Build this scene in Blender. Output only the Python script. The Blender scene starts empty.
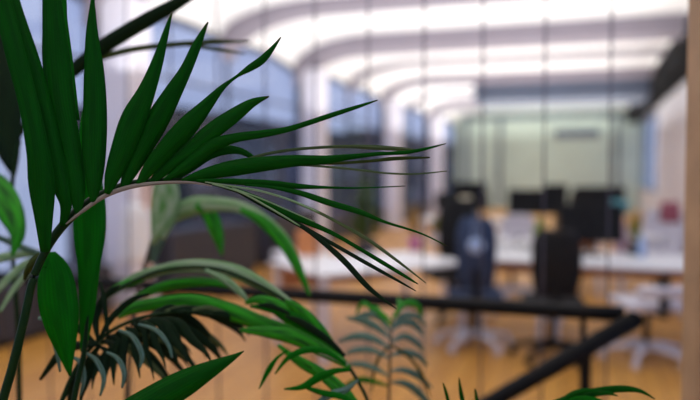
import bpy, bmesh, math, random
from mathutils import Vector, Matrix
random.seed(7)
C = bpy.context.scene.collection
PI = math.pi
# ---------------------------------------------------------------- camera
H = 1.55; F = 700.0; YAW = math.radians(18.55); PITCH = math.radians(2.3)
cam_d = bpy.data.cameras.new('camera'); cam = bpy.data.objects.new('camera', cam_d); C.objects.link(cam)
bpy.context.scene.camera = cam
cam_d.sensor_width = 36; cam_d.lens = 36; cam_d.clip_end = 300; cam_d.clip_start = .05
cam.location = (0, 0, H); cam.rotation_euler = (PI/2 - PITCH, 0, YAW)
cam_d.dof.use_dof = True; cam_d.dof.focus_distance = 1.14; cam_d.dof.aperture_fstop = 1.35
ROT = cam.rotation_euler.to_matrix()
def P(px, py, z):                       # world point seen at a pixel, z metres in front of the lens
    return Vector((0, 0, H)) + ROT @ Vector(((px-350)/F*z, -(py-200)/F*z, -z))
def PH(px, py, h):                      # world point seen at a pixel at height h
    d = ROT @ Vector(((px-350)/F, -(py-200)/F, -1)); t = (h-H)/d.z
    return Vector((0, 0, H)) + d*t
def FL(px, z, h=0.0):                   # point below/above pixel column px at depth z and height h
    p = P(px, 172, z); return Vector((p.x, p.y, h))
RGT = ROT @ Vector((1, 0, 0)); UPV = ROT @ Vector((0, 1, 0)); FWD = ROT @ Vector((0, 0, -1))
# ---------------------------------------------------------------- materials
def srgb(c):
    return tuple(((v/255)/12.92 if v/255 <= .04045 else ((v/255+.055)/1.055)**2.4) for v in c) + (1,)
def mat(name, rgb, rough=.6, var=.08, scale=8, metal=0, bump=0.0, spec=.5):
    m = bpy.data.materials.new(name); m.use_nodes = True; nt = m.node_tree; b = nt.nodes['Principled BSDF']
    b.inputs['Roughness'].default_value = rough; b.inputs['Metallic'].default_value = metal
    b.inputs['Specular IOR Level'].default_value = spec
    tc = nt.nodes.new('ShaderNodeTexCoord'); n = nt.nodes.new('ShaderNodeTexNoise'); n.inputs['Scale'].default_value = scale
    n.inputs['Detail'].default_value = 4
    nt.links.new(tc.outputs['Object'], n.inputs['Vector'])
    r = nt.nodes.new('ShaderNodeValToRGB'); c = srgb(rgb)
    r.color_ramp.elements[0].color = tuple(v*(1-var) for v in c[:3])+(1,)
    r.color_ramp.elements[1].color = tuple(min(1, v*(1+var)) for v in c[:3])+(1,)
    r.color_ramp.elements[0].position = .3; r.color_ramp.elements[1].position = .7
    nt.links.new(n.outputs['Fac'], r.inputs['Fac']); nt.links.new(r.outputs['Color'], b.inputs['Base Color'])
    if bump:
        bp = nt.nodes.new('ShaderNodeBump'); bp.inputs['Strength'].default_value = bump; bp.inputs['Distance'].default_value = .01
        nt.links.new(n.outputs['Fac'], bp.inputs['Height']); nt.links.new(bp.outputs['Normal'], b.inputs['Normal'])
    return m
def leafmat(name, rgb, rough=.38, trans=.25, tip=None, rgb2=None, spec=None):
    m = bpy.data.materials.new(name); m.use_nodes = True; nt = m.node_tree; b = nt.nodes['Principled BSDF']
    out = nt.nodes['Material Output']; b.inputs['Roughness'].default_value = rough; b.inputs['Specular IOR Level'].default_value = spec or LSPEC
    uv = nt.nodes.new('ShaderNodeUVMap'); w = nt.nodes.new('ShaderNodeTexWave'); w.bands_direction = 'X'
    w.inputs['Scale'].default_value = 3.2; w.inputs['Distortion'].default_value = .6; w.inputs['Detail'].default_value = 2
    nt.links.new(uv.outputs['UV'], w.inputs['Vector'])
    r = nt.nodes.new('ShaderNodeValToRGB'); c = srgb(rgb)
    r.color_ramp.elements[0].color = tuple(v*.88 for v in c[:3])+(1,); r.color_ramp.elements[1].color = tuple(v*1.12 for v in c[:3])+(1,)
    nt.links.new(w.outputs['Fac'], r.inputs['Fac'])
    src = r.outputs['Color']
    nz = nt.nodes.new('ShaderNodeTexNoise'); nz.inputs['Scale'].default_value = 3.5; nz.inputs['Detail'].default_value = 2
    nt.links.new(uv.outputs['UV'], nz.inputs['Vector'])
    m2 = nt.nodes.new('ShaderNodeMix'); m2.data_type = 'RGBA'; mr2 = nt.nodes.new('ShaderNodeMapRange')
    mr2.inputs['From Min'].default_value = .38; mr2.inputs['From Max'].default_value = .62; nt.links.new(nz.outputs['Fac'], mr2.inputs['Value'])
    nt.links.new(mr2.outputs['Result'], m2.inputs['Factor']); nt.links.new(src, m2.inputs['A'])
    m2.inputs['B'].default_value = srgb(rgb2) if rgb2 else tuple(v*.72 for v in c[:3])+(1,); src = m2.outputs['Result']
    sx = nt.nodes.new('ShaderNodeSeparateXYZ'); nt.links.new(uv.outputs['UV'], sx.inputs[0])
    mr = nt.nodes.new('ShaderNodeMapRange'); mr.inputs['From Min'].default_value = .93; mr.inputs['From Max'].default_value = 1.0
    nt.links.new(sx.outputs['Y'], mr.inputs['Value'])
    mx = nt.nodes.new('ShaderNodeMix'); mx.data_type = 'RGBA'
    nt.links.new(mr.outputs['Result'], mx.inputs['Factor']); nt.links.new(src, mx.inputs['A'])
    mx.inputs['B'].default_value = srgb(tip or (60, 50, 25))
    nt.links.new(mx.outputs['Result'], b.inputs['Base Color'])
    bp = nt.nodes.new('ShaderNodeBump'); bp.inputs['Strength'].default_value = .25; bp.inputs['Distance'].default_value = .002
    nt.links.new(w.outputs['Fac'], bp.inputs['Height']); nt.links.new(bp.outputs['Normal'], b.inputs['Normal'])
    t = nt.nodes.new('ShaderNodeBsdfTranslucent'); nt.links.new(mx.outputs['Result'], t.inputs['Color'])
    ms = nt.nodes.new('ShaderNodeMixShader'); ms.inputs['Fac'].default_value = trans
    nt.links.new(b.outputs[0], ms.inputs[1]); nt.links.new(t.outputs[0], ms.inputs[2]); nt.links.new(ms.outputs[0], out.inputs['Surface'])
    return m
LSPEC = .12
M = dict(
    vault=mat('white_plaster', (236, 234, 232), .8, .02), beam=mat('grey_concrete', (136, 128, 138), .8, .06, 3),  # beam grey has the shade below the vaults put into its colour
    column=mat('pale_column_paint', (232, 228, 236), .7, .03), spandrel=mat('dark_spandrel', (52, 52, 60), .6, .1),
    wall=mat('warm_white_wall', (212, 208, 212), .8, .03), backwall=mat('pale_green_wall', (196, 212, 198), .7, .05, 2),
    duct=mat('dark_duct', (10, 9, 12), .95, .15, spec=.1), bulk=mat('blue_grey_bulkhead', (84, 93, 112), .6, .08, 2),
    frame=mat('dark_window_frame', (48, 50, 62), .5, .1), black=mat('black_plastic', (9, 9, 12), .6, .2, spec=.3),
    blackf=mat('black_fabric', (11, 11, 14), .9, .3, 60, bump=.3), navy=mat('dark_blue_fabric', (46, 62, 92), .9, .2, 60, bump=.3),
    screen=mat('dark_screen_glass', (16, 18, 26), .2, .1), white=mat('white_laminate', (236, 236, 238), .4, .02),
    whitep=mat('white_plastic', (214, 212, 222), .45, .03), steel=mat('steel_cable', (84, 82, 92), .4, .1, metal=.6),
    rail=mat('black_handrail', (6, 6, 7), .6, .2, spec=.2), oak=None, post=mat('pale_wood_post', (176, 142, 104), .6, .15, 6),
    cream=mat('cream_shade', (216, 206, 180), .8, .03), pblue=mat('pale_blue_cloth', (164, 186, 222), .9, .08, 30),
    pink=mat('pink_ceramic', (206, 168, 178), .5, .05), teal=mat('teal_petals', (96, 160, 168), .8, .2, 30),
    red=mat('red_fabric', (158, 86, 98), .9, .1, 30), olive=mat('olive_leaf', (116, 116, 22), .7, .3, 20),
    lime=mat('lime_leaf', (142, 158, 40), .7, .3, 20), ochre=mat('ochre_leaf', (172, 132, 70), .8, .2, 20),
    tan=mat('tan_wood', (190, 132, 92), .6, .15, 10), magenta=mat('magenta_paper', (204, 110, 170), .7, .05),
    orange=mat('orange_card', (208, 134, 82), .8, .1), soil=mat('dark_soil', (40, 28, 20), 1, .4, 60, bump=.6),
    terracotta=mat('grey_pot_glaze', (92, 92, 94), .5, .1), stair=mat('stair_wood', (150, 98, 52), .6, .15, 5),
    paper=mat('white_paper', (238, 236, 234), .8, .02), facade=mat('dark_facade', (30, 31, 40), .9, .25, .6),
    facade2=mat('grey_facade', (92, 94, 112), .9, .2, .6), treegreen=mat('tree_foliage', (66, 98, 34), .9, .5, 1.5),
    rach=leafmat('rachis_green', (18, 50, 14), .45, .0, (18, 50, 14)), rachu=leafmat('rachis_pale_underside', (150, 142, 128), .5, .0, (150, 142, 128)), stalk=mat('brown_stalk', (54, 44, 26), .6, .2, 20),
    lf=leafmat('deep_green_leaf', (2, 90, 2), .5, .3), lfm=leafmat('mid_green_leaf', (6, 122, 2), .45, .35, (20, 80, 10)),
    lfb=leafmat('bright_green_leaf', (52, 176, 16), .4, .3, (60, 120, 30), (24, 104, 10), .3), lfp=leafmat('pale_green_leaf', (160, 184, 146), .4, .2, (70, 120, 40), (90, 146, 66), .5),  # pale leaf: sheen of the glossy upper faces put into the colour
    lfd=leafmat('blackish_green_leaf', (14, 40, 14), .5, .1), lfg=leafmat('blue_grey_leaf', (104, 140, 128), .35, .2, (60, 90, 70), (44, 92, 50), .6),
    lfu=leafmat('grey_green_underside', (98, 112, 72), .5, .15, (80, 84, 50), (52, 76, 36)), lfo=leafmat('olive_thin_leaf', (60, 76, 24), .5, .2),
)
def oakmat():
    m = bpy.data.materials.new('orange_oak_parquet'); m.use_nodes = True; nt = m.node_tree; b = nt.nodes['Principled BSDF']
    b.inputs['Roughness'].default_value = .42
    tc = nt.nodes.new('ShaderNodeTexCoord'); br = nt.nodes.new('ShaderNodeTexBrick')
    br.inputs['Scale'].default_value = 1; br.inputs['Brick Width'].default_value = 1.2; br.inputs['Row Height'].default_value = .14
    br.inputs['Mortar Size'].default_value = .003
    br.inputs['Color1'].default_value = srgb(OAK1); br.inputs['Color2'].default_value = srgb(OAK2); br.inputs['Mortar'].default_value = srgb((110, 64, 26))
    mp = nt.nodes.new('ShaderNodeMapping'); mp.inputs['Rotation'].default_value = (0, 0, PI/2)
    nt.links.new(tc.outputs['Object'], mp.inputs[0]); nt.links.new(mp.outputs[0], br.inputs['Vector'])
    n = nt.nodes.new('ShaderNodeTexNoise'); n.inputs['Scale'].default_value = 2; n.inputs['Detail'].default_value = 5
    mp2 = nt.nodes.new('ShaderNodeMapping'); mp2.inputs['Scale'].default_value = (12, 1, 1)
    nt.links.new(tc.outputs['Object'], mp2.inputs[0]); nt.links.new(mp2.outputs[0], n.inputs['Vector'])
    mx = nt.nodes.new('ShaderNodeMix'); mx.data_type = 'RGBA'; mx.blend_type = 'MULTIPLY'; mx.inputs['Factor'].default_value = .35
    nt.links.new(br.outputs['Color'], mx.inputs['A']); nt.links.new(n.outputs['Fac'], mx.inputs['B']); nt.links.new(mx.outputs['Result'], b.inputs['Base Color'])
    return m
OAK1 = (226, 163, 74); OAK2 = (210, 146, 60)
M['oak'] = oakmat()
def glassmat():
    m = bpy.data.materials.new('window_glass'); m.use_nodes = True; nt = m.node_tree
    nt.nodes.remove(nt.nodes['Principled BSDF']); out = nt.nodes['Material Output']
    t = nt.nodes.new('ShaderNodeBsdfTransparent'); g = nt.nodes.new('ShaderNodeBsdfGlossy'); g.inputs['Roughness'].default_value = .02
    t.inputs['Color'].default_value = (.93, .96, .97, 1)
    ms = nt.nodes.new('ShaderNodeMixShader'); ms.inputs[0].default_value = .06
    nt.links.new(t.outputs[0], ms.inputs[1]); nt.links.new(g.outputs[0], ms.inputs[2]); nt.links.new(ms.outputs[0], out.inputs['Surface'])
    return m
M['glass'] = glassmat()
# ---------------------------------------------------------------- mesh helpers
def obj(name, bm, m, parent=None, smooth=False):
    me = bpy.data.meshes.new(name); bmesh.ops.recalc_face_normals(bm, faces=bm.faces); bm.to_mesh(me); bm.free()
    if smooth:
        for p in me.polygons: p.use_smooth = True
    me.materials.append(M[m]); o = bpy.data.objects.new(name, me); C.objects.link(o)
    if parent: o.parent = parent; o.matrix_parent_inverse = parent.matrix_world.inverted() if WORLDPARENT else Matrix()
    return o
WORLDPARENT = False
def tag(o, label, cat, group=None):
    o['label'] = label; o['category'] = cat
    if group: o['group'] = group
    return o
def struct(name, bm, m, smooth=False):
    o = obj(name, bm, m, None, smooth); o['kind'] = 'structure'; return o
def thing(name, label, cat, loc=(0, 0, 0), rz=0, group=None):
    o = bpy.data.objects.new(name, None); C.objects.link(o); o.location = loc; o.rotation_euler = (0, 0, rz); o.empty_display_size = .1
    tag(o, label, cat, group); bpy.context.view_layer.update(); return o
def copy_tree(o, parent=None):
    c = o.copy(); C.objects.link(c)
    if parent: c.parent = parent
    for ch in list(o.children): copy_tree(ch, c)
    return c
def N(): return bmesh.new()
def box(bm, x0, x1, y0, y1, z0, z1, bev=0.0, mtx=None):
    r = bmesh.ops.create_cube(bm, size=1); vs = r['verts']
    for v in vs: v.co = Vector((x0+(v.co.x+.5)*(x1-x0), y0+(v.co.y+.5)*(y1-y0), z0+(v.co.z+.5)*(z1-z0)))
    if bev:
        es = list({e for v in vs for e in v.link_edges}); rr = bmesh.ops.bevel(bm, geom=es, offset=bev, segments=2, affect='EDGES', profile=.5)
        vs = list({v for f in rr['faces'] for v in f.verts} | {v for v in vs if v.is_valid})
    if mtx:
        for v in vs: v.co = mtx @ v.co
    return bm
def tube(bm, pts, rad, seg=8):
    pts = [Vector(p) for p in pts]; rings = []
    if not isinstance(rad, (list, tuple)): rad = [rad]*len(pts)
    for i, p in enumerate(pts):
        d = (pts[min(i+1, len(pts)-1)]-pts[max(i-1, 0)]).normalized()
        a = d.cross(Vector((0, 0, 1)) if abs(d.z) < .95 else Vector((1, 0, 0))).normalized(); b = d.cross(a)
        rings.append([bm.verts.new(p+(a*math.cos(2*PI*k/seg)+b*math.sin(2*PI*k/seg))*rad[i]) for k in range(seg)])
    for i in range(len(rings)-1):
        for k in range(seg):
            bm.faces.new((rings[i][k], rings[i][(k+1) % seg], rings[i+1][(k+1) % seg], rings[i+1][k]))
    bm.faces.new(rings[0][::-1]); bm.faces.new(rings[-1]); return bm
def lathe(bm, prof, c=(0, 0, 0), seg=24):
    rings = [[bm.verts.new((c[0]+r*math.cos(2*PI*k/seg), c[1]+r*math.sin(2*PI*k/seg), c[2]+z)) for k in range(seg)] for r, z in prof]
    for i in range(len(rings)-1):
        for k in range(seg): bm.faces.new((rings[i][k], rings[i][(k+1) % seg], rings[i+1][(k+1) % seg], rings[i+1][k]))
    bm.faces.new(rings[0][::-1]); bm.faces.new(rings[-1]); return bm
def spline(pts, n):                       # Catmull-Rom through tuples
    out = []; k = len(pts)
    for j in range(n+1):
        t = j/n*(k-1); i = min(int(t), k-2); u = t-i
        p0, p1, p2, p3 = pts[max(i-1, 0)], pts[i], pts[i+1], pts[min(i+2, k-1)]
        out.append(tuple(.5*(2*b+(c-a)*u+(2*a-5*b+4*c-d)*u*u+(3*b-a-3*c+d)*u**3) for a, b, c, d in zip(p0, p1, p2, p3)))
    return out
def blade(pts3, widths, fold=.16, twist=0.0):
    """palm leaflet: a folded blade with a keel, both faces and a thin edge"""
    bm = N(); uvl = bm.loops.layers.uv.new('UVMap'); rows = []; n = len(pts3); uvd = {}
    for i, p in enumerate(pts3):
        d = (pts3[min(i+1, n-1)]-pts3[max(i-1, 0)]).normalized()
        view = (p-Vector((0, 0, H))).normalized()
        s = d.cross(view)
        if s.length < .05: s = RGT.copy()
        s.normalize(); nrm = s.cross(d).normalized()
        a = twist*math.sin(PI*i/(n-1)); s = (Matrix.Rotation(a, 3, d) @ s); nrm = (Matrix.Rotation(a, 3, d) @ nrm)
        w = max(widths[i], .0004)/2; row = []
        for side in (0, 1):
            for u in (-1, -.5, 0, .5, 1):
                v = bm.verts.new(p+s*w*u+nrm*(w*fold*2*(abs(u)-.5)+(side*.0007))); uvd[v] = ((u+1)/2, i/(n-1)); row.append(v)
        rows.append(row)
    for i in range(n-1):
        a, b = rows[i], rows[i+1]
        for k in range(4):
            bm.faces.new((a[k], a[k+1], b[k+1], b[k])); bm.faces.new((a[5+k+1], a[5+k], b[5+k], b[5+k+1]))
        bm.faces.new((a[0], b[0], b[5], a[5])); bm.faces.new((a[4], a[9], b[9], b[4]))
    for r in (rows[0], rows[-1]): bm.faces.new((r[0], r[1], r[2], r[3], r[4], r[9], r[8], r[7], r[6], r[5]))
    for f in bm.faces:
        for l in f.loops: l[uvl].uv = uvd[l.vert]
    return bm
def leaf(spec, z0, z1, m, parent, n=None, fold=.16, twist=.25, name='leaflet'):
    s = spline([(float(a), float(b), float(c)) for a, b, c in spec], n or 4*len(spec)); k = len(s)-1
    pts = [P(a, b, z0+(z1-z0)*(i/k)) for i, (a, b, c) in enumerate(s)]
    ws = [max(c, .6)*(z0+(z1-z0)*(i/k))/F for i, (a, b, c) in enumerate(s)]
    return obj(name, blade(pts, ws, fold, random.uniform(-twist, twist)), m, parent, True)
def stem(spec, z0, z1, m, parent, name='rachis', extra=None):
    s = spline([(float(a), float(b), float(c)) for a, b, c in spec], 6*len(spec)); k = len(s)-1
    pts = [P(a, b, z0+(z1-z0)*(i/k)) for i, (a, b, c) in enumerate(s)]; rad = [c/2*(z0+(z1-z0)*(i/k))/F for i, (a, b, c) in enumerate(s)]
    if extra:                               # carry the stalk on down into its pot
        e = [tuple(v) for v in ([extra, extra+Vector((0, 0, .25))]+[pts[0]])]
        e = spline(e+[tuple(pts[1])], 12); pre = [Vector(q) for q in e if q[2] < pts[0].z-.02]
        rad = [rad[0]*1.15]*len(pre)+rad; pts = pre+pts
    bm = tube(N(), pts, rad, 8); bm.loops.layers.uv.new('UVMap')
    return obj(name, bm, m, parent, True)
# ---------------------------------------------------------------- architecture
XL = -5.06; XW = -5.35; XR = 1.52; XRW = 2.05; YF = 30.2; Y0 = -4.0
COLY = [.95+5.97*i for i in range(-0, 6)]      # .95 6.92 12.89 18.86 24.83 30.8
def bayphase(y): return ((y-COLY[0]) % 2.985)/2.985
def drop(x):
    t = max(0, min(1, (-x-3.75)/(-XW-3.75))); return 1-math.sqrt(max(0, 1-t*t))
def Zv(x, y):
    ph = ((y-COLY[0]) % 5.97)/5.97
    return 4.08+.10*math.sin(PI*bayphase(y))-drop(x)*(.62-.14*math.sin(PI*ph))
bm = N(); xs = [XW+(i/14.0)**1.5*1.75 for i in range(15)]+[-3, -2, -1, 0, 1, XR+.02]; ny = 150
g = [[bm.verts.new((x, Y0+(YF-Y0)*j/ny, Zv(x, Y0+(YF-Y0)*j/ny))) for x in xs] for j in range(ny+1)]
g2 = [[bm.verts.new((v.co.x, v.co.y, 4.5)) for v in r] for r in g]
for j in range(ny):
    for i in range(len(xs)-1):
        bm.faces.new((g[j][i], g[j][i+1], g[j+1][i+1], g[j+1][i]))
for a, b in ((0, 0), (-1, -1)):
    pass
box(bm, XW-.05, XR+.02, Y0, YF, 4.45, 4.55)
for r in g2:
    for v in r: bm.verts.remove(v)
struct('ceiling', bm, 'vault', True)
bm = N(); box(bm, XR+.02, XRW+.3, Y0, YF, 4.05, 4.55); struct('ceiling.001', bm, 'vault')
def drop_beam(x):
    t = max(0, min(1, (-x-4.2)/(-XW-4.2))); return 1-math.sqrt(max(0, 1-t*t))
def beam(y, w, d, idx, xend=XR+.02, dr=drop_beam):
    bm = N(); pr = []
    xx = [XW+(i/16.0)**1.4*1.9 for i in range(17)]+[-2.5, 0, xend]
    for x in xx:
        zb = 4.08-d-dr(x)*.62; zt = 4.4
        pr.append([bm.verts.new((x, y-w/2, zb)), bm.verts.new((x, y+w/2, zb)), bm.verts.new((x, y+w/2, zt)), bm.verts.new((x, y-w/2, zt))])
    for i in range(len(pr)-1):
        for k in range(4): bm.faces.new((pr[i][k], pr[i][(k+1) % 4], pr[i+1][(k+1) % 4], pr[i+1][k]))
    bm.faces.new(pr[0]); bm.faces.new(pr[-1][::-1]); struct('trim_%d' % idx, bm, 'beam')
bi = 1
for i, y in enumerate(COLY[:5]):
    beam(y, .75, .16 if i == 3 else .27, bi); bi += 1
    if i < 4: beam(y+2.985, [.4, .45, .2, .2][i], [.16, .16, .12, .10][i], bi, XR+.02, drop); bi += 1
cl = ['tall white column at the far left of the photo behind the palm stalk', 'thick white column just left of the picture centre, nearest one fully seen',
      'white column second in the row past the large white desk', 'white column third in the row beside the black office chair', 'farthest white column of the window row']
for i, y in enumerate(COLY[1:6]):
    if i == 4: continue
    t = thing('column', cl[i], 'column', (XL, y, 0), 0, 'white columns along the window wall')
    b = N(); box(b, -.20, .20, -.22, .22, 0.12, 3.55, .03); obj('shaft', b, 'column', t)
    b = N(); box(b, -.23, .23, -.25, .25, 0, .12, .01); obj('plinth', b, 'column', t)
# floor with stair opening, lower floor, stair
bm = N(); box(bm, XW-.2, XRW+.2, 2.98, YF, -.25, 0); box(bm, .55, XRW+.2, 2.02, 2.98, -.25, 0); box(bm, XW-.2, XRW+.2, Y0, 2.02, -.25, 0)
struct('floor', bm, 'oak')
bm = N(); box(bm, XW-.2, XRW+.2, Y0, 6, -3.35, -3.2); struct('floor.001', bm, 'oak')
t = thing('staircase', 'wooden stair going down below the sloping black handrail', 'stairs', (.5, 2.5, 0))
for k in range(15):
    b = N(); box(b, -.29-k*.27, .0-k*.27, -.44, .34, -.22-k*.2, -.18-k*.2, .006); obj('step', b, 'stair', t)
b = N(); prof = [(0.04, -.05), (0.04, -.42), (-4.2, -3.19), (-4.2, -2.9)]
vs = [b.verts.new((x, y, z)) for y in (.34, .38) for x, z in prof]
b.faces.new(vs[:4]); b.faces.new(vs[4:][::-1])
for k in range(4): b.faces.new((vs[k], vs[(k+1) % 4], vs[4+(k+1) % 4], vs[4+k]))
obj('stringer', b, 'black', t)
# walls
bm = N(); box(bm, XW-.2, XW+.02, Y0, YF, 0, .50); struct('wall_left', bm, 'spandrel')
bm = N(); box(bm, XW-.2, XW, Y0, YF, 3.35, 4.5)
bm.free()
bm = N(); box(bm, XRW, XRW+.2, 8.5, 23, 0, 4.5); box(bm, XRW, XRW+.2, 23, YF, 0, .9); box(bm, XRW, XRW+.2, 23, YF, 3.5, 4.5)
box(bm, XRW, XRW+.2, Y0, 8.5, 3.2, 4.5); box(bm, XRW, XRW+.2, Y0, 8.5, 0, .5)
struct('wall_right', bm, 'wall')
bm = N(); box(bm, XW, XRW+.2, YF, YF+.2, 0, 4.5); struct('wall_back', bm, 'backwall')
bm = N(); box(bm, XW, XRW+.2, Y0-.2, Y0, 0, .6); box(bm, XW, XRW+.2, Y0-.2, Y0, 3.0, 4.5); struct('wall_front', bm, 'wall')  # unseen wall; its opening is added to let fill light reach the palms
# dropped bulkhead and duct
bm = N(); box(bm, -2.9, XR, 19.2, 21.0, 3.44, 4.08, .02)
struct('trim_20', bm, 'bulk')
t = thing('ceiling_duct', 'dark duct running along the right edge of the ceiling', 'duct', (XR, 0, 0))
b = N(); box(b, 0, .5, 3.2, YF-.02, 3.5, 4.04, .02); obj('duct_body', b, 'duct', t)
for k in range(9):
    b = N(); box(b, -.02, .52, 4+3*k, 4.06+3*k, 3.48, 4.04); obj('flange', b, 'duct', t)
# windows on the left: one per bay
def window(idx, y0, y1, nm=2):
    f = N(); ww = XW-.02
    ys = [y0+(y1-y0)*k/24 for k in range(25)]
    top = [Vector((ww, y, Zv(XW, y)-.03)) for y in ys]
    tube(f, top, .05, 6)
    for y in (y0+.05, y1-.05): box(f, ww-.05, ww+.05, y-.05, y+.05, .5, Zv(XW, y)-.02)
    box(f, ww-.05, ww+.05, y0, y1, .46, .56)
    for k in range(1, nm):
        y = y0+(y1-y0)*k/nm; box(f, ww-.03, ww+.03, y-.018, y+.018, .5, Zv(XW, y)-.03)
    box(f, ww-.03, ww+.03, y0, y1, 2.18, 2.22); box(f, ww-.03, ww+.03, y0, y1, 2.8, 2.83)
    root = obj('window_%d' % idx, f, 'frame'); root['kind'] = 'structure'
    gl = N(); lo = [gl.verts.new((ww, y, .5)) for y in ys]; hi = [gl.verts.new((ww, y, Zv(XW, y)-.03)) for y in ys]
    for k in range(24): gl.faces.new((lo[k], lo[k+1], hi[k+1], hi[k]))
    lo2 = [gl.verts.new((ww-.012, y, .5)) for y in ys]; hi2 = [gl.verts.new((ww-.012, y, Zv(XW, y)-.03)) for y in ys]
    for k in range(24): gl.faces.new((lo2[k+1], lo2[k], hi2[k], hi2[k+1]))
    obj('pane', gl, 'glass', root)
cy = [Y0-.0]+COLY[:5]+[YF]
for i in range(len(cy)-1): window(i+1, cy[i]+.02, cy[i+1]-.02)
# right hand windows, near part (out of the photo, lets daylight in) and far blue pane
def rwin(idx, y0, y1, z0, z1, nm):
    f = N(); x = XRW+.1
    for k in range(nm+1):
        y = y0+(y1-y0)*k/nm; box(f, x-.03, x+.03, y-.03, y+.03, z0, z1)
    box(f, x-.04, x+.04, y0, y1, z0, z0+.06); box(f, x-.04, x+.04, y0, y1, z1-.06, z1)
    root = obj('window_%d' % idx, f, 'frame'); root['kind'] = 'structure'
    gl = N(); box(gl, x-.006, x+.006, y0, y1, z0, z1); obj('pane', gl, 'glass', root)
rwin(7, Y0, 8.5, .5, 3.2, 5); rwin(8, 23, YF, .9, 3.5, 3)
# back wall glazing bars and dark sign patch
bm = N()
for px in (466, 500, 617):
    p = P(px, 150, 1); d = p-Vector((0, 0, H)); x = d.x/d.y*YF
    box(bm, x-.07, x+.07, YF-.08, YF-.001, 0, 3.8)
box(bm, -5.0, 1.9, YF-.08, YF-.001, 3.75, 3.95); struct('trim_21', bm, 'bulk')
b = N(); box(b, -1.25, .55, YF-.06, YF-.02, 2.95, 3.3, .01); tag(obj('wall_panel', b, 'bulk'), 'dim grey panel high on the far pale green wall', 'panel')
# handrails
t = thing('balustrade_rail', 'level black handrail crossing the picture behind the palms', 'handrail', (0, 2.88, 0))
b = N(); tube(b, [(XW+.05, 0, 1.0), (-2, 0, 1.0), (.0, 0, 1.0), (.15, 0, 1.0)], .030, 10); obj('handrail', b, 'rail', t, True)
for k, x in enumerate([-4.9, -3.7, -2.5, -1.3]):
    pass
for x in (-4.6, -3.1, .0):
    b = N(); tube(b, [(x, 0, 0), (x, 0, .985)], .011, 8); obj('baluster', b, 'rail', t)
    b = N(); tube(b, [(x, 0, 0), (x, 0, .012)], .04, 12); obj('foot_plate', b, 'rail', t)
pA = P(634, 320, 2.62); pB = P(495, 400, 2.72)
dd = (pB-pA); 
t = thing('stair_rail', 'sloping black handrail descending from the rail corner to the bottom edge', 'handrail', (0, 0, 0))
b = N(); tube(b, [pA, pA+dd, pA+dd*2, pA+dd*6], .033, 10); obj('handrail', b, 'rail', t, True)
b = N(); tube(b, [pA+dd*-.001, (pA.x+.0, 2.88, .985)], .030, 10); obj('corner_knuckle', b, 'rail', t, True)
for k in (.32, 1.6, 2.8, 4.2):
    q = pA+dd*k; b = N(); tube(b, [(q.x, q.y, q.z-1.25), (q.x, q.y, q.z-.01)], .011, 8); obj('baluster', b, 'rail', t)
cx = [-2.88+.2475*k for k in range(13)]
for k, x in enumerate(cx):
    t = thing('steel_cable', 'thin vertical steel cable, %s' % (['first', 'second', 'third', 'fourth', 'fifth', 'sixth', 'seventh', 'eighth', 'ninth', 'tenth', 'eleventh', 'twelfth', 'last'][k]+' from the left in the stair screen'), 'cable', (x, 2.95-.02, 0), 0, 'vertical cables of the stair screen')
    b = N(); tube(b, [(0, 0, -.2), (0, 0, Zv(x, 2.93)-.0)], .0042, 6); obj('cable', b, 'steel', t)
    b = N(); tube(b, [(0, 0, .0), (0, 0, .09)], .012, 8); obj('turnbuckle', b, 'steel', t)
# wooden post at right
p = P(684, 200, 1.89); p = p-FWD*.09; 
t = thing('wooden_post', 'pale wooden post standing at the right edge', 'post', (p.x, p.y, 0), YAW)
b = N(); box(b, 0, .12, 0, .09, 0, 4.06, .004); obj('upright', b, 'post', t)
b = N(); box(b, .004, .03, -.006, 0.0, 0, 4.0); obj('glazing_bead', b, 'post', t)
b = N(); box(b, -.01, .13, -.01, .10, 0, .02, .003); obj('foot_plate', b, 'black', t)
# ---------------------------------------------------------------- office furniture
def desk(label, cx, cy, rz, w, d, group='white desks'):
    t = thing('office_desk', label, 'desk', (cx, cy, 0), rz, group)
    b = N(); box(b, -w/2, w/2, -d/2, d/2, .715, .745, .006); obj('tabletop', b, 'white', t)
    for sx in (-1, 1):
        for sy in (-1, 1):
            b = N(); x = sx*(w/2-.06); y = sy*(d/2-.06); box(b, x-.025, x+.025, y-.025, y+.025, 0, .715, .004); obj('leg', b, 'whitep', t)
    b = N(); box(b, -w/2+.1, w/2-.1, d/2-.09, d/2-.07, .50, .71); obj('modesty_panel', b, 'tan', t)
    b = N(); box(b, -w/2+.08, w/2-.08, -.02, .02, .66, .715); obj('cross_rail', b, 'whitep', t)
    return t
a = PH(322, 275, .745); bb = PH(474, 262, .745); mid = (a+bb)/2; ang = math.atan2((bb-a).y, (bb-a).x)
nn = Vector((-math.sin(ang), math.cos(ang), 0))
desk('large white desk left of the dark blue chair', (mid+nn*.52).x, (mid+nn*.52).y, ang, (bb-a).length, 1.0)
a2 = PH(258, 258, .745); b2 = PH(306, 257, .745); m2 = (a2+b2)/2
desk('small white desk leftmost in the room, in front of the thick column', m2.x+.05, m2.y+.35, math.atan2((b2-a2).y, (b2-a2).x)+.1, .5, .6)
desk('white desk between the dark blue chair and the black chair', -.64, 7.05, 0, .66, 1.0)
desk('white desk at right under the large black monitor', .40, 6.95, 0, 1.36, 1.1)
desk('farther white desk in the second row behind the middle monitor', -.6, 9.6, 0, 1.7, .9)
desk('farther white desk in the second row by the right wall', 1.05, 9.9, 0, 1.3, .9)
desk('white desk in the back row near the third column', -1.9, 12.0, 0, 1.6, .9)
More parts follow.
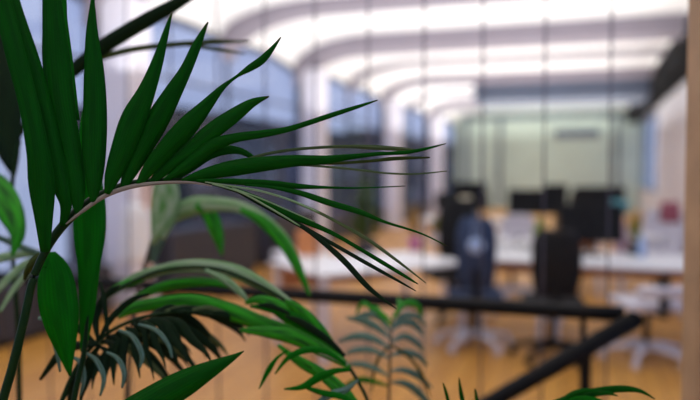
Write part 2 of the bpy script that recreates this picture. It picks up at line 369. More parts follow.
def chair(label, x, y, rz, fab, basem, bh=1.1, bw=.44, arms=True):
    t = thing('office_chair', label, 'chair', (x, y, 0), rz, 'office chairs')
    b = N(); box(b, -.24, .24, -.24, .22, .44, .52, .03); obj('seat', b, fab, t, True)
    b = N(); rows = 10; grid = []
    for side in (0, 1):
        for i in range(rows+1):
            u = i/rows; z = .56+(bh-.56)*u; hw = bw/2*(1-.35*max(0, u-.75)/.25*max(0, u-.75)/.25)*(.86+.14*min(1, u*3)); row = []
            for k in range(7):
                s = -1+k/3; row.append(b.verts.new((hw*s, -.24-.05*u-.04*math.sin(PI*u)+.05*s*s-side*.045, z)))
            grid.append(row)
    n = rows+1
    for i in range(rows):
        for k in range(6):
            b.faces.new((grid[i][k], grid[i][k+1], grid[i+1][k+1], grid[i+1][k])); j = n+i
            b.faces.new((grid[j][k+1], grid[j][k], grid[j+1][k], grid[j+1][k+1]))
        for k in (0, 6): b.faces.new((grid[i][k], grid[i+1][k], grid[n+i+1][k], grid[n+i][k]))
    for i in (0, rows):
        for k in range(6): b.faces.new((grid[i][k], grid[i][k+1], grid[n+i][k+1], grid[n+i][k]))
    obj('backrest', b, fab, t, True)
    b = N(); box(b, -.03, .03, -.33, -.28, .46, .75, .008); box(b, -.03, .03, -.32, 0, .41, .44, .005); obj('back_support', b, 'black', t)
    b = N(); tube(b, [(0, 0, .1), (0, 0, .45)], .028, 12); obj('gas_lift', b, 'black', t, True)
    for k in range(5):
        a = 2*PI*k/5+.3; b = N(); tube(b, [(0, 0, .13), (.18*math.cos(a), .18*math.sin(a), .115), (.33*math.cos(a), .33*math.sin(a), .085)], [.035, .028, .02], 8)
        lg = obj('base_arm', b, basem, t, True)
        b = N(); c = (.33*math.cos(a), .33*math.sin(a)); tube(b, [(c[0]-.022*math.sin(a), c[1]+.022*math.cos(a), .032), (c[0]+.022*math.sin(a), c[1]-.022*math.cos(a), .032)], .032, 14); obj('castor', b, basem if basem != 'black' else 'black', lg)
    if arms:
        for s in (-1, 1):
            b = N(); tube(b, [(s*.25, 0, .46), (s*.29, 0, .55), (s*.29, 0, .66)], .014, 8); box(b, s*.29-.035, s*.29+.035, -.14, .12, .655, .685, .01); obj('armrest', b, 'black', t)
    return t
p = FL(475, 6.15); chair('dark blue high-backed office chair with a white star base', p.x, p.y, math.radians(12), 'navy', 'whitep', 1.17, .33, False)
p = FL(554, 5.75); chair('black office chair pushed up between the two white desks', p.x, p.y, math.radians(8), 'blackf', 'black', 1.1, .38, False)
p = FL(450, 7.3); chair('tall black office chair behind the dark blue chair', p.x, p.y, math.radians(30), 'blackf', 'black', 1.28, .42)
p = FL(513, 8.5); chair('white office chair behind the middle white desk', p.x, p.y, math.radians(170), 'whitep', 'whitep', 1.02, .42)
p = FL(668, 7.6); chair('pale grey office chair against the right wall with a red garment on it', p.x-.1, p.y, math.radians(160), 'whitep', 'whitep', 1.12, .46)
p = FL(585, 10.6); chair('black office chair in the far row behind the large monitor', p.x, p.y, math.radians(175), 'blackf', 'black', 1.3, .5)
p = FL(650, 5.6); chair('white low office chair below the right desk', p.x, p.y+.1, math.radians(20), 'whitep', 'whitep', .66, .4, False)
def monitor(label, p, rz, w, h, base, arm=.14):
    t = thing('computer_monitor', label, 'monitor', (p.x, p.y, base), rz, 'computer monitors')
    b = N(); box(b, -w/2, w/2, -.02, .02, arm, arm+h, .008); obj('housing', b, 'black', t)
    b = N(); box(b, -w/2+.012, w/2-.012, .02, .0225, arm+.012, arm+h-.012); obj('screen', b, 'screen', t)
    b = N(); tube(b, [(0, -.03, .015), (0, -.03, arm+h*.5)], .022, 10); obj('stand_neck', b, 'black', t)
    b = N(); box(b, -.12, .12, -.11, .07, 0, .015, .005); obj('stand_foot', b, 'black', t)
p = FL(591, 6.75); monitor('large black monitor on the right white desk', p, .1, .60, .36, .745, .13)
p = FL(528, 9.45); monitor('black monitor in the middle, above the middle white desk', p, .12, .52, .34, .745, .23)
p = FL(469, 8.7); monitor('black monitor left above the tall black chair', p, .25, .44, .24, 1.1, .44)
for c in [c for c in bpy.data.objects if c.get('label') == 'black monitor left above the tall black chair']: c.location.z = .745; c.scale = (1, 1, 1.0)
p = FL(600, 9.75); monitor('farther black monitor behind the large monitor', p, .12, .66, .36, .745, .24)
p = FL(556, 9.3); monitor('narrow dark monitor at the far right of the second row desk', p, .1, .3, .40, .745, .24)
# desk clutter
for lab, px, z, hh in (('short dark monitor on the back row desk near the third column', 450, 12.0, .3), ('short dark monitor on the back row desk, right of the one near the third column', 474, 11.7, .3)):
    p = FL(px, z); monitor(lab, p, .2, .5, hh, .745, .16)
def sheafs():
    k = 0
    for px, py, s, lab in ((505, 243, .15, 'pile of white papers on the middle desk, left'), (524, 243, .13, 'pile of white papers on the middle desk, right'), (650, 238, .3, 'pile of white papers on the right desk near the wall')):
        p = PH(px, py+8, .745); t = thing('paper_stack', lab, 'papers', (p.x, p.y, .745), .3*k, 'paper piles'); k += 1
        for j in range(6):
            b = N(); box(b, -s/2+.01*random.random(), s/2, -.11, .11+.01*random.random(), j*.02, j*.02+.018); obj('bundle', b, 'paper', t)
sheafs()
def bushplant(label, p, h0, r, hh, m, potm, pr=.07, ph=.12):
    t = thing('potted_plant', label, 'plant', (p.x, p.y, h0), 0, 'small potted plants')
    b = N(); lathe(b, [(pr*.75, 0), (pr, ph), (pr*.88, ph), (pr*.86, ph-.015)], seg=20); obj('pot', b, potm, t, True)
    b = N(); rnd = random.Random(hash(label) % 1000 if False else len(label))
    for k in range(70):
        a = rnd.uniform(0, 2*PI); e = rnd.uniform(.1, 1.4); L = rnd.uniform(.5, 1)
        c = Vector((0, 0, ph)); q = c+Vector((math.cos(a)*math.cos(e)*r*L, math.sin(a)*math.cos(e)*r*L, math.sin(e)*hh*L))
        mid = (c+q)/2+Vector((0, 0, .03)); s = Vector((-math.sin(a), math.cos(a), 0))*r*.16
        v = [b.verts.new(c), b.verts.new(mid+s), b.verts.new(q), b.verts.new(mid-s)]; b.faces.new(v)
    obj('foliage', b, m, t)
p = PH(438, 245, .745); bushplant('olive-leaved potted plant on the large white desk by the third column', p, .745, .13, .28, 'olive', 'whitep')
p = FL(541, 6.8); bushplant('yellow-green potted plant between the middle and large monitors', p, .745, .12, .3, 'lime', 'black')
p = FL(637, 6.75); bushplant('olive potted plant on the right desk beside the pink vase', p, .745, .12, .35, 'olive', 'spandrel')
p = PH(415, 250, .745); bushplant('ochre dried plant on the large white desk', p, .745, .13, .42, 'ochre', 'magenta')
p = FL(366, 12.0); bushplant('bright green tall plant standing by the windows behind the thick column', p, 0, .4, 1.5, 'treegreen', 'spandrel', .2, .35)
p = FL(621, 7.0); t = thing('flower_vase', 'pink vase with a teal bunch on the right desk', 'vase', (p.x, p.y, .745))
b = N(); lathe(b, [(.04, 0), (.07, .08), (.075, .2), (.045, .3), (.05, .34), (.04, .34)], seg=20); obj('vase_body', b, 'pink', t, True)
b = N()
for k in range(26):
    a = k*2.4; rr = .075*math.sqrt(k/26); r = bmesh.ops.create_icosphere(b, subdivisions=1, radius=.03)
    for v in r['verts']: v.co += Vector((rr*math.cos(a), rr*math.sin(a), .40+.12*((k*7) % 10)/10))
obj('flowers', b, 'teal', t)
def lamp(label, p, h0, hh, r):
    t = thing('desk_lamp', label, 'lamp', (p.x, p.y, h0))
    b = N(); lathe(b, [(.08, 0), (.08, .015), (.015, .03), (.012, hh-.1)], seg=16); obj('base', b, 'black', t, True)
    b = N(); lathe(b, [(r, hh-.14), (r*1.02, hh-.1), (r*.6, hh+.03), (r*.5, hh+.03)], seg=24); obj('lamp_shade', b, 'cream', t, True)
p = FL(466, 8.4); lamp('small lamp with a cream shade left of the middle monitor', p, .745, .48, .11)
desk('narrow white desk carrying the cream lamp', p.x, p.y+.2, 0, .6, .8)
p = FL(643, 6.6); t = thing('water_bottle', 'pale blue bottle on the right desk', 'bottle', (p.x, p.y, .745))
b = N(); lathe(b, [(.035, 0), (.037, .01), (.037, .15), (.016, .19), (.016, .21)], seg=16); obj('bottle_body', b, 'pblue', t, True)
b = N(); lathe(b, [(.019, .205), (.019, .235)], seg=12); obj('bottle_cap', b, 'white', t, True)
# round pale blue bag on the dark blue chair
p = P(476, 246, 5.62); t = thing('cloth_pouch', 'round pale blue pouch hanging on the back of the dark blue chair', 'pouch', (p.x, p.y, p.z), YAW)
b = N(); r = bmesh.ops.create_uvsphere(b, u_segments=16, v_segments=10, radius=1)
for v in r['verts']: v.co = Vector((v.co.x*.07, v.co.y*.025, v.co.z*.065))
obj('pouch_body', b, 'pblue', t, True)
b = N(); tube(b, [(-.03, 0, .04), (-.02, 0.01, .16), (0, .04, .29), (.02, .01, .16), (.03, 0, .04)], .004, 6); obj('cord', b, 'pblue', t)
# red garment
p = FL(676, 7.3); t = thing('red_scarf', 'red scarf draped on the pale grey chair by the right wall', 'scarf', (p.x-.05, p.y, 1.14), .3)
b = N(); rows = []
for i in range(9):
    u = i/8; rows.append([b.verts.new((-.09+.18*k/5, .05*math.cos(PI*u)*1.2, .1*math.sin(PI*u)+(-.12*abs(2*u-1))+.012*math.sin(k*2.1))) for k in range(6)])
for i in range(8):
    for k in range(5): b.faces.new((rows[i][k], rows[i][k+1], rows[i+1][k+1], rows[i+1][k]))
o = obj('scarf_cloth', b, 'red', t, True); md = o.modifiers.new('s', 'SOLIDIFY'); md.thickness = .01
# wooden coat stand with white coat near left column
p = FL(146, 7.2)
t = thing('coat_stand', 'tan wooden coat stand beside the far left column', 'coat stand', (p.x, p.y, 0))
b = N(); tube(b, [(0, 0, .03), (0, 0, 1.62)], .03, 10); obj('pole', b, 'tan', t, True)
for k in range(4):
    a = k*PI/2+.4; b = N(); tube(b, [(0, 0, .12), (.26*math.cos(a), .26*math.sin(a), .02)], .018, 8); obj('foot', b, 'tan', t)
    b = N(); tube(b, [(0, 0, 1.5), (.1*math.cos(a), .1*math.sin(a), 1.56), (.13*math.cos(a), .13*math.sin(a), 1.62)], .012, 8); obj('hook', b, 'tan', t)
t = thing('white_coat', 'white coat hanging from the tan coat stand', 'coat', (p.x-.1, p.y-.06, .62), .3)
b = N(); rings = []
for i in range(13):
    u = i/12; r = .17*(1-.25*u)*(1 if u < .85 else 1-(u-.85)*3.6); rings.append([b.verts.new((r*(1+.12*math.sin(5*a+u*2))*math.cos(a), .55*r*(1+.12*math.cos(4*a))*math.sin(a), u*.62)) for a in [2*PI*k/20 for k in range(20)]])
for i in range(12):
    for k in range(20): b.faces.new((rings[i][k], rings[i][(k+1) % 20], rings[i+1][(k+1) % 20], rings[i+1][k]))
b.faces.new(rings[-1]); b.faces.new(rings[0][::-1]); obj('coat_body', b, 'paper', t, True)
# low cabinets along window wall
def cabinet(label, x, y, w, d, h, m, grp='low cabinets by the windows'):
    t = thing('low_cabinet', label, 'cabinet', (x, y, 0), 0, grp)
    b = N(); box(b, -w/2, w/2, -d/2, d/2, .05, h, .006); obj('body', b, m, t)
    for s in (-1, 1):
        b = N(); box(b, w/2, w/2+.016, s*d/4-d/4+.01, s*d/4+d/4-.01, .07, h-.02); dr = obj('door', b, m, t)
        b = N(); tube(b, [(w/2+.03, s*.04, h*.5), (w/2+.03, s*.04, h*.5+.12)], .006, 6); obj('handle', b, 'steel', dr)
    b = N(); box(b, -w/2+.03, w/2-.03, -d/2+.03, d/2-.03, 0, .05); obj('plinth', b, 'black', t)
cabinet('dark low cabinet under the window left of the far left column', -5.05, 5.2, .45, 2.2, .55, 'spandrel')
cabinet('dark low cabinet under the window right of the far left column', -5.05, 8.6, .45, 2.4, .8, 'spandrel')
cabinet('dark low cabinet near the thick column under the window', -5.05, 11.4, .45, 1.8, .85, 'spandrel')
p = FL(288, 7.6); p = Vector((m2.x+.15, m2.y+1.05, 0)); t = thing('cardboard_box', 'orange brown cardboard box on the small white desk beside the thick column', 'box', (p.x, p.y-.75, .745), .2)
b = N(); box(b, -.1, .1, -.1, .1, 0, .24, .003); obj('carton', b, 'orange', t)
b = N(); box(b, -.025, .025, -.102, .102, .238, .2425); obj('tape', b, 'tan', t)
# ---------------------------------------------------------------- outside
def building(label, x, y0, y1, z0, z1, m, D=1.6):
    t = thing('neighbouring_building', label, 'building', (x, y0, z0), 0, 'buildings outside the windows')
    b = N(); box(b, -D, 0, 0, y1-y0, 0, z1-z0); obj('wall', b, m, t)
    b = N(); box(b, -D-.2, .2, -.2, y1-y0+.2, z1-z0, z1-z0+.3); obj('parapet', b, m, t)
    k = 0; n = int((y1-y0)/3)
    for i in range(n):
        for j in range(3):
            b = N(); yy = 1+i*3.0; zz = z1-z0-2.6-3.2*j; box(b, 0, .04, yy, yy+1.4, zz, zz+1.7); obj('window_opening', b, 'screen' if (i+j) % 3 else 'facade2', t)
building('narrow dark building outside the window left of the pale gap', -14, 18.2, 20.8, -9, 3.3, 'facade')
building('dark grey building outside the windows beyond the pale gap', -14, 22.2, 44, -9, 3.6, 'facade')
building('dark building farther along outside the far windows', -14, 46, 90, -9, 4.2, 'facade')
building('low grey building outside the leftmost window', -14, 4, 16, -9, -2.4, 'facade2')
# ---------------------------------------------------------------- palms
def pot(t, p, r=.17, h=.34):
    b = N(); lathe(b, [(r*.7, 0), (r*.74, .01), (r*.98, h-.04), (r*1.06, h-.04), (r*1.06, h), (r*.92, h), (r*.9, h-.05)], (p.x, p.y, 0), 28); obj('pot', b, 'terracotta', t, True)
    b = N(); lathe(b, [(r*.89, h-.09), (r*.88, h-.055), (r*.3, h-.045)], (p.x, p.y, 0), 28); obj('soil', b, 'soil', t, True)
    b = N(); tube(b, [(p.x, p.y, h-.1), (p.x+.01, p.y, h+.12), (p.x, p.y, h+.28)], [.035, .028, .02], 12); obj('trunk', b, 'stalk', t, True)
def palm(label, px, z):
    p = FL(px, z); t = thing('potted_palm', label, 'plant', (0, 0, 0), 0, 'potted palms in the foreground')
    pot(t, p); return t, Vector((p.x, p.y, .5))
# --- palm 1: the sharp frond
t1, r1 = palm('large palm in sharp focus, fanning dark green leaflets from the left', -30, 1.15)
fr = stem([(-2, 425, 9), (3, 400, 9), (13, 365, 9), (24, 320, 8.5), (33, 280, 8), (45, 252, 8), (60, 229, 9), (80, 209, 9.5), (104, 194, 9), (130, 184.5, 8), (160, 180.5, 6), (190, 180.5, 4), (212, 184, 3), (240, 193, 2)], 1.12, 1.16, 'rach', t1, 'rachis', r1)
stem([(66, 224, 1.5), (82, 211.5, 3.5), (104, 196.5, 4.5), (130, 187, 4.5), (160, 183, 3.5), (190, 182.5, 2.5), (212, 186, 1.2)], 1.117, 1.143, 'rachu', fr, 'rachis_underside')
A = [
 ('lf', 1.10, 1.02, [(45, 252, 8.8), (44, 222, 16.2), (42, 185, 24.8), (38, 150, 21.6), (28, 100, 19.0), (16, 55, 19.0), (2, 0, 18.0), (-10, -45, 13), (-22, -95, 1)]),
 ('lf', 1.12, 1.06, [(62, 226, 5.3), (66, 205, 11.5), (61, 184, 17.6), (53, 150, 18.4), (46, 120, 19.0), (38, 90, 19.0), (29, 60, 20.0), (11, 0, 16.0), (2, -50, 12), (-6, -110, 1)]),
 ('lf', 1.12, 1.08, [(78, 214, 5.3), (77, 190, 16.1), (71, 155, 20.8), (65, 125, 23.8), (60, 100, 27.0), (56, 60, 26.0), (54, 30, 22.0), (52, 0, 18.0), (50, -45, 13), (47, -95, 1)]),
 ('lfm', 1.15, 1.15, [(74, 120, 10.6), (68, 60, 9.2), (63.5, 20, 7.7), (62, 0, 8.6), (60, -25, 5), (57, -60, 1)]),
 ('lf', 1.12, 1.10, [(93, 202, 5.3), (94, 180, 16.1), (94, 150, 23.1), (95, 110, 22.7), (94, 70, 19.0), (92, 35, 12.0), (92.5, 5, 5.0), (93, -8, 2.0)]),
 ('lf', 1.12, 1.10, [(107, 194, 5.3), (113, 175, 16.1), (124, 145, 23.1), (134, 118, 24.8), (147, 90, 17.0), (158, 60, 11.0), (166, 32, 6.0), (172, 12, 1.5)]),
 ('lf', 1.13, 1.12, [(122, 190, 5.3), (131, 170, 15.0), (144, 145, 20.8), (158, 120, 22.7), (172, 95, 18.0), (186, 70, 12.0), (197, 45, 9.0), (208, 22, 1.5)]),
 ('lf', 1.13, 1.12, [(138, 185, 5.3), (150, 168, 13.8), (167, 148, 18.7), (187, 127, 20.5), (206, 106, 13.0), (222, 88, 6.0), (236, 77, 3.0), (250, 68, 7.0), (262, 60, 8.0), (272, 49, 5.0), (281, 37, 1.0)]),
 ('lf', 1.14, 1.14, [(150, 183, 5.3), (170, 165, 13.8), (190, 150, 16.5), (212, 131, 17.3), (233, 116, 15.0), (252, 103, 9.0), (269, 96.5, 1.5)]),
 ('lf', 1.14, 1.14, [(164, 181, 4.0), (190, 163, 11.5), (212, 146, 13.2), (235, 138, 9.7), (262, 134, 8.0), (285, 130, 6.0), (305, 124, 5.5), (335, 114, 5.0), (360, 106, 3.5), (378, 100, 1.0)]),
 ('lf', 1.15, 1.17, [(172, 181, 4.0), (190, 167, 10.4), (208, 155, 11.0), (225, 150, 9.7), (240, 151, 7.0), (252, 157, 5.0), (266, 168, 3.0)]),
 ('lf', 1.14, 1.14, [(182, 181, 4.0), (205, 174, 11.5), (235, 168, 16.5), (265, 164, 15.1), (295, 161, 12.0), (325, 160, 9.0), (350, 157, 6.0), (378, 154, 4.0), (405, 152.5, 4.0), (425, 149, 3.0), (446, 143.5, 1.0)]),
 ('lfu', 1.16, 1.16, [(240, 162, 3), (262, 155, 3), (290, 150, 3), (320, 147.5, 3), (350, 146.5, 3.5), (375, 147.5, 5), (400, 149, 4), (420, 150, 1)]),
 ('lfo', 1.16, 1.16, [(310, 163, 4), (340, 163, 3), (370, 161, 3), (395, 158.5, 4), (430, 157.5, 1.5)]),
 ('lf', 1.14, 1.14, [(196, 180.5, 3), (220, 181, 5), (240, 182, 6.5), (270, 184, 7.5), (300, 186.5, 5.5), (325, 187.5, 3), (360, 188, 1.6), (405, 186, 1)]),
 ('lfu', 1.15, 1.13, [(270, 166, 2.2), (300, 165, 2.4), (330, 167, 2.2), (360, 170, 2.2), (385, 173, 2), (415, 174, 1.8), (447, 171, 1)]),
 ('lf', 1.14, 1.12, [(245, 185, 2), (270, 187, 3), (300, 193, 5.5), (330, 203, 6.5), (360, 212, 5.5), (385, 222, 3), (420, 233, 2), (447, 246, 1)]),
 ('lfp', 1.13, 1.12, [(205, 182, 1.4), (230, 186, 1.7), (260, 191, 2), (290, 200, 2.2), (320, 213, 2.2)]),
 ('lfu', 1.13, 1.11, [(290, 200, 2.5), (320, 213, 3), (350, 229, 3.2), (370, 241, 3.6), (395, 259, 3), (426, 283, 1)]),
 ('lf', 1.14, 1.12, [(228, 187, 2), (245, 193, 4), (270, 205, 7), (300, 219, 6.5), (330, 232, 4.5), (355, 246, 4), (385, 264, 4.2), (408, 278, 3), (418, 284, 1)]),
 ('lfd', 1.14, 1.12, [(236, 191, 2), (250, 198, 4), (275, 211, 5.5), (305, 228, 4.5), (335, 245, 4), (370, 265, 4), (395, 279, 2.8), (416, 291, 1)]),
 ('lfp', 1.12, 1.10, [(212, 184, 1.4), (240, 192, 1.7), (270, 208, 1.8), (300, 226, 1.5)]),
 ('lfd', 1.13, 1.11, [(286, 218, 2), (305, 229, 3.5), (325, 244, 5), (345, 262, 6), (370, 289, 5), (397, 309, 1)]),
 ('lfp', 1.13, 1.12, [(232, 188, 1.6), (262, 199, 1.4), (290, 211, 1.2), (315, 222, 1)]),
]
for m, z0, z1, sp in A: leaf(sp, z0, z1, m, fr)
b1 = stem([(60, 470, 6), (70, 420, 6), (78, 380, 6), (84, 352, 5), (88, 310, 3)], 1.3, 1.32, 'rach', t1, 'rachis', r1)
leaf([(83, 352, 5), (87, 310, 15), (89, 270, 21), (90, 232, 31), (89, 195, 30), (86, 150, 18), (84, 110, 4)], 1.32, 1.3, 'lfm', b1, twist=.1)
leaf([(84, 352, 3), (60, 305, 4), (45, 268, 10), (50, 256, 12)][2:]+[(55, 272, 30), (58, 298, 37), (62, 325, 32), (66, 350, 18), (70, 376, 2)], 1.25, 1.27, 'lfm', b1, twist=.1)
leaf([(50, 258, 14), (38, 260, 13), (28, 270, 7), (24, 280, 2)], 1.27, 1.3, 'lfo', b1)
leaf([(95, 445, 30), (125, 420, 34), (155, 400, 31), (185, 383, 27), (213, 368, 16), (232, 358, 7), (244, 351, 1)], 1.2, 1.22, 'lf', b1, twist=.1)
# dark small frond with drooping leaflets
fI = stem([(50, 440, 5), (62, 400, 5), (80, 362, 4.5), (105, 335, 4), (140, 318, 3.5), (180, 312, 3), (212, 314, 2)], 1.34, 1.45, 'rach', t1, 'rachis', r1)
rnd = random.Random(3)
for k in range(17):
    u = k/16; x = 92+u*100+rnd.uniform(-4, 4); y = 346-34*math.sin(min(1, u*1.15)*PI/2)+rnd.uniform(-2, 3)
    L = rnd.uniform(62, 88)-22*u; dr = rnd.uniform(22, 48)-14*u; w = rnd.uniform(6, 10)
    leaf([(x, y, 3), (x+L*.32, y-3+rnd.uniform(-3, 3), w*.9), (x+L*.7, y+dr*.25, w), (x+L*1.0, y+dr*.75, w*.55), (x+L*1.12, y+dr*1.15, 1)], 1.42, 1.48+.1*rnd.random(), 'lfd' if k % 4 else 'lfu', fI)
for k in range(13):
    u = k/12; x = 84+u*80+rnd.uniform(-5, 5); y = 358-40*math.sin(min(1, u*1.1)*PI/2); w = rnd.uniform(6, 10); q = rnd.uniform(.7, 1.15)
    ex = -16*(1-u)+42*u
    leaf([(x, y, 3), (x+4+12*u, y+7*q, w), (x+2+ex*.6, y+26*q, w), (x+ex, y+44*q, w*.5), (x+ex*1.15, y+58*q, 1)], 1.4, 1.36, 'lfd', fI)
for sp in ([(97, 345, 3), (80, 330, 7), (62, 318, 6), (45, 322, 2)], [(98, 345, 3), (82, 345, 8), (62, 352, 9), (40, 380, 3)], [(100, 345, 3), (88, 362, 8), (75, 385, 8), (66, 412, 3)],
           [(98, 340, 3), (96, 318, 7), (104, 298, 7), (120, 285, 2)], [(100, 338, 3), (112, 318, 6), (132, 300, 6), (150, 294, 2)], [(108, 335, 3), (104, 300, 5), (100, 280, 2)]):
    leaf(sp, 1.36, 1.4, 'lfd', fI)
for sp in ([(38, 318, 3), (48, 322, 6), (56, 345, 6), (60, 372, 2)], [(70, 356, 2), (80, 362, 5), (84, 378, 5), (80, 396, 2)], [(84, 352, 2), (96, 360, 5), (104, 378, 5), (100, 396, 2)],
           [(118, 330, 2), (132, 336, 5), (142, 354, 5), (140, 368, 2)], [(106, 352, 2), (117, 358, 4.5), (124, 372, 5), (122, 388, 2)], [(138, 324, 2), (156, 330, 4.5), (168, 344, 4), (172, 358, 2)]):
    leaf(sp, 1.33, 1.32, 'lfg', fI)
# --- palm 2: out of focus, behind
t2, r2 = palm('blurred palm behind the sharp one, arching pale leaflets at left', 95, 1.68)
f2 = stem([(125, 440, 5), (128, 380, 5), (135, 310, 4), (146, 262, 4), (158, 228, 3.5), (175, 208, 3)], 1.92, 1.95, 'stalk', t2, 'rachis', r2)
leaf([(152, 245, 5), (166, 222, 12), (190, 207, 19), (215, 204, 15), (240, 207, 12), (262, 219, 13), (283, 240, 14), (297, 265, 10), (309, 294, 3)], 1.92, 1.8, 'lfp', f2, twist=.1)
leaf([(240, 209, 4), (262, 221, 11), (283, 242, 12), (298, 268, 9), (310, 296, 3)], 1.795, 1.77, 'lfb', f2)
leaf([(196, 204, 8), (208, 212, 15), (217, 232, 13), (222, 256, 2)], 1.88, 1.9, 'lfb', f2)
leaf([(158, 238, 14), (164, 215, 26), (166, 190, 26), (162, 165, 10)], 1.85, 1.85, 'lfp', f2, twist=.1)
leaf([(150, 262, 10), (158, 240, 14), (168, 222, 12), (180, 210, 4)], 1.95, 1.95, 'lfg', f2)
f3 = stem([(20, 440, 5), (18, 330, 5), (12, 240, 4), (14, 170, 4), (30, 110, 4), (60, 78, 4), (75, 70, 3)], 1.75, 1.65, 'rach', t2, 'rachis', r2)
leaf([(50, 92, 5), (72, 72, 12), (100, 49, 15), (130, 30, 15), (160, 13, 14), (190, -4, 9), (215, -22, 2)], 1.62, 1.55, 'lfd', f3)
leaf([(76, 70, 2), (100, 58, 6), (135, 49, 6), (180, 44, 5.5), (215, 42, 5), (250, 41, 1)], 1.66, 1.7, 'lfo', f3)
leaf([(180, 44, 2), (215, 49, 4), (245, 54, 1)], 1.7, 1.7, 'lfo', f3)
leaf([(14, 170, 6), (6, 120, 30), (4, 80, 40), (-8, 20, 30), (-20, -20, 5)], 1.7, 1.75, 'lfd', f3, twist=.1)
leaf([(14, 175, 4), (8, 150, 22), (-2, 110, 30), (-20, 60, 6)], 1.72, 1.75, 'lfd', f3, twist=.1)
leaf([(12, 255, 3), (18, 235, 14), (10, 210, 26), (-5, 185, 26), (-25, 165, 5)], 1.6, 1.65, 'lfb', f3)
for q, (m, sp) in enumerate([('lfp', [(52, 256, 2), (28, 262, 7), (5, 282, 7), (-15, 306, 3)]), ('lfp', [(50, 254, 2), (22, 254, 8), (0, 258, 9), (-20, 264, 3)]), ('lfg', [(50, 255, 2), (30, 250, 6), (5, 240, 6), (-15, 232, 3)]), ('lfp', [(48, 258, 2), (30, 270, 6), (12, 292, 5), (0, 312, 2)])]):
    leaf(sp, 1.72, 1.6, m, f3)
# --- palm 3: arching bright frond and bluish frond, middle
t3, r3 = palm('palm in the lower middle with bright green arching leaflets and a blue-grey upright frond', 385, 1.5)
f4 = stem([(380, 440, 4), (368, 402, 3.5), (356, 378, 3.5), (342, 358, 4), (318, 332, 4), (288, 303, 4), (250, 281, 4), (210, 268, 4), (165, 270, 4), (130, 283, 4), (100, 302, 3)], 1.42, 1.6, 'rach', t3, 'rachis', r3)
B = [('lfp', [(296, 306, 4), (265, 286, 11), (235, 272, 15), (200, 266, 14), (165, 269, 11), (130, 281, 10), (98, 303, 4)], 1.52, 1.62),
     ('lfb', [(100, 300, 4), (118, 288, 8), (140, 278, 8), (160, 272, 4)], 1.6, 1.6),
     ('lfp', [(205, 270, 4), (225, 280, 8), (240, 292, 7), (250, 304, 2)], 1.5, 1.5),
     ('lfb', [(230, 286, 4), (205, 282, 9), (170, 285, 10), (140, 296, 7), (120, 305, 2)], 1.56, 1.6),
     ('lfb', [(345, 362, 5), (300, 338, 15), (262, 324, 16), (228, 311, 18), (195, 303, 17), (165, 303, 14), (135, 308, 12), (118, 318, 3)], 1.45, 1.52),
     ('lfb', [(330, 348, 5), (305, 328, 15), (284, 312, 17), (262, 300, 10), (245, 303, 4)], 1.46, 1.5),
     ('lfm', [(322, 338, 5), (300, 322, 12), (275, 310, 9), (250, 306, 3)], 1.44, 1.45),
     ('lfb', [(350, 368, 4), (325, 352, 12), (296, 338, 15), (268, 332, 12), (240, 330, 4)], 1.43, 1.45),
     ('lfb', [(340, 356, 4), (318, 330, 14), (298, 310, 12), (285, 300, 3)], 1.46, 1.48),
     ('lfd', [(345, 356, 3), (325, 338, 7), (300, 322, 7), (285, 316, 2)], 1.41, 1.42),
     ('lfd', [(290, 314, 3), (270, 306, 6), (258, 306, 2)], 1.42, 1.42),
     ('lfp', [(348, 365, 3), (334, 357, 6), (318, 352, 3)], 1.4, 1.4),
     ('lfb', [(296, 356, 4), (322, 372, 8), (345, 390, 8), (362, 410, 3)], 1.42, 1.4),
     ('lfb', [(278, 345, 3), (300, 362, 9), (325, 378, 9), (340, 398, 3)], 1.43, 1.42),
     ('lfm', [(346, 364, 3), (325, 351, 6), (305, 350, 7), (288, 358, 5), (275, 374, 1.5)], 1.36, 1.36),
     ('lfm', [(288, 350, 2), (277, 358, 3), (268, 371, 5.5), (259, 389, 1)], 1.36, 1.36),
     ('lfm', [(350, 370, 3), (335, 371, 6), (318, 378, 8.5), (302, 387, 6), (284, 389, 1.5)], 1.36, 1.34),
     ('lfm', [(300, 385, 2), (320, 392, 6), (345, 398, 6), (360, 412, 2)], 1.36, 1.36),
     ('lfb', [(312, 368, 2), (330, 384, 6), (350, 400, 5), (360, 415, 2)], 1.4, 1.38),
     ('lfg', [(358, 380, 2), (345, 390, 7), (328, 396, 7), (310, 408, 2)], 1.38, 1.36)]
for m, sp, z0, z1 in B: leaf(sp, z0, z1, m, f4)
f5 = stem([(389, 440, 3), (389, 400, 3), (390, 360, 2.6), (391, 335, 2.2), (394, 312, 2)], 1.85, 1.88, 'stalk', t3, 'rachis', r3)
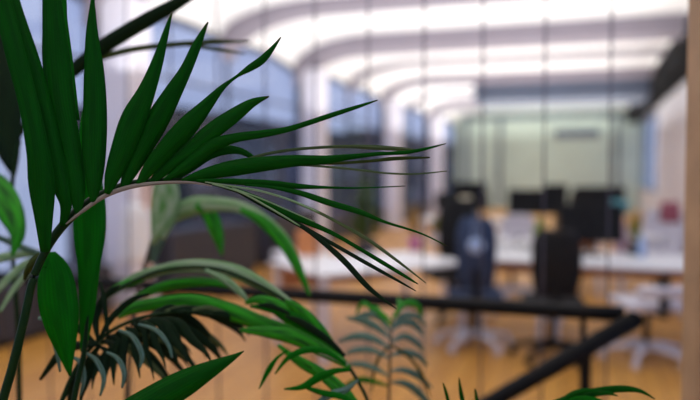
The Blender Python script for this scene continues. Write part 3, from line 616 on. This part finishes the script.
Hh = [('lfg', [(390, 338, 2), (378, 328, 7), (362, 320, 8), (346, 318, 2)]), ('lfg', [(390, 348, 2), (372, 338, 7), (355, 336, 7), (338, 342, 2)]),
      ('lfg', [(389, 358, 2), (372, 350, 6), (356, 350, 6), (345, 354, 2)]), ('lfg', [(389, 376, 2), (374, 368, 6), (358, 364, 6), (342, 366, 2)]),
      ('lfm', [(388, 386, 2), (372, 381, 5), (358, 380, 6), (344, 386, 2)]), ('lfg', [(392, 330, 2), (402, 322, 6), (414, 324, 7), (424, 336, 2)]),
      ('lfg', [(391, 342, 2), (404, 336, 6), (416, 342, 6), (424, 352, 2)]), ('lfg', [(391, 356, 2), (404, 352, 6), (418, 356, 6), (428, 366, 2)]),
      ('lfg', [(391, 371, 2), (404, 370, 6), (418, 376, 7), (432, 388, 2)]), ('lfg', [(391, 382, 2), (406, 384, 7), (420, 394, 8), (434, 412, 3)]),
      ('lfb', [(394, 318, 2), (400, 306, 6), (398, 298, 2)]), ('lfb', [(393, 318, 2), (405, 303, 6), (418, 306, 6), (421, 322, 2)]),
      ('lfb', [(392, 322, 2), (380, 312, 5), (374, 308, 5), (368, 318, 2)]), ('lfb', [(391, 326, 2), (372, 308, 4), (362, 304, 5), (356, 314, 2)]),
      ('lfg', [(393, 326, 2), (402, 316, 6), (416, 316, 6), (426, 326, 2)]), ('lfg', [(390, 332, 2), (380, 318, 6), (368, 314, 6), (356, 316, 2)]),
      ('lfo', [(391, 345, 2), (380, 356, 3), (374, 372, 3), (372, 392, 1)]), ('lfo', [(392, 345, 2), (412, 360, 3), (424, 380, 3), (430, 398, 1)])]
for m, sp in Hh: leaf(sp, 1.82, 1.9, m, f5)
# --- palm 4: tips at the bottom right
t4, r4 = palm('palm at the bottom right showing only a few green leaf tips', 610, 1.4)
f6 = stem([(545, 470, 4), (540, 440, 3.5), (545, 415, 3), (560, 402, 2)], 1.35, 1.32, 'rach', t4, 'rachis', r4)
for m, sp in [('lf', [(548, 404, 3), (570, 397, 5), (598, 391, 7), (622, 389, 7), (640, 391, 4), (655, 399, 1)]), ('lf', [(552, 408, 3), (580, 398, 6), (604, 393, 5), (618, 396, 1)]), ('lfm', [(540, 420, 3), (566, 402, 7), (592, 400, 7), (615, 408, 2)]),
              ('lf', [(545, 415, 3), (570, 395, 5), (588, 390, 4), (600, 392, 1)])]: leaf(sp, 1.33, 1.3, m, f6)
f7 = stem([(520, 480, 4), (490, 450, 3), (470, 430, 2.5), (455, 420, 2)], 1.36, 1.34, 'rach', t4, 'rachis', r4)
for sp in ([(470, 430, 3), (465, 412, 5), (461, 393, 4), (459, 378, 1)], [(488, 446, 3), (480, 420, 5), (477, 402, 4), (475, 389, 1.5)], [(455, 425, 3), (450, 408, 4), (446, 392, 3), (443, 383, 1)]):
    leaf(sp, 1.34, 1.32, 'lf', f7)
# ---------------------------------------------------------------- light
w = bpy.data.worlds.new('sky'); bpy.context.scene.world = w; w.use_nodes = True; nt = w.node_tree; bg = nt.nodes['Background']
tc = nt.nodes.new('ShaderNodeTexCoord'); sp_ = nt.nodes.new('ShaderNodeSeparateXYZ'); nt.links.new(tc.outputs['Generated'], sp_.inputs[0])
r = nt.nodes.new('ShaderNodeValToRGB'); r.color_ramp.elements[0].position = 0; r.color_ramp.elements[0].color = (.30, .34, .52, 1)
r.color_ramp.elements[1].position = .5; r.color_ramp.elements[1].color = (.24, .30, .56, 1)
nt.links.new(sp_.outputs['Z'], r.inputs['Fac']); nt.links.new(r.outputs['Color'], bg.inputs['Color']); bg.inputs['Strength'].default_value = 1.3
def area(name, loc, rot, sx, sy, e, col=(1, 1, 1)):
    l = bpy.data.lights.new(name, 'AREA'); l.shape = 'RECTANGLE'; l.size = sx; l.size_y = sy; l.energy = e; l.color = col
    o = bpy.data.objects.new(name, l); C.objects.link(o); o.location = loc; o.rotation_euler = rot
UPE = 108
for k in range(-1, 9):
    y = COLY[0]+2.985*(k+.5); area('uplight', (-1.8, y, 2.7), (PI, 0, 0), 6.4, 2.8, UPE*(1.35 if k > 5 else 1), (.97, .985, 1))
area('uplight', (-1.8, 28.6, 2.9), (PI, 0, 0), 6.4, 1.6, 50, (.97, 1, .98))
area('window_daylight', (XW-.6, 12, 2.2), (0, PI/2, 0), 3, 30, 480, (.85, .9, 1))
area('window_daylight', (-1.6, Y0-.3, 1.8), (-PI/2, 0, 0), 6.5, 2.3, 210, (.95, .97, 1))  # unseen fill lamp added behind the camera to brighten the foreground leaves
area('window_daylight', (XRW+.5, 3.5, 2.0), (0, -PI/2, 0), 2.4, 7, 60, (.9, .94, 1))  # lamp added outside the unseen near windows on the right
sc = bpy.context.scene
sc.view_settings.view_transform = 'Standard'; sc.view_settings.look = 'None'; sc.view_settings.gamma = 1; sc.view_settings.exposure = 0.15
sc.view_settings.use_curve_mapping = False
sc.cycles.use_denoising = True; sc.cycles.max_bounces = 8; sc.cycles.transparent_max_bounces = 8
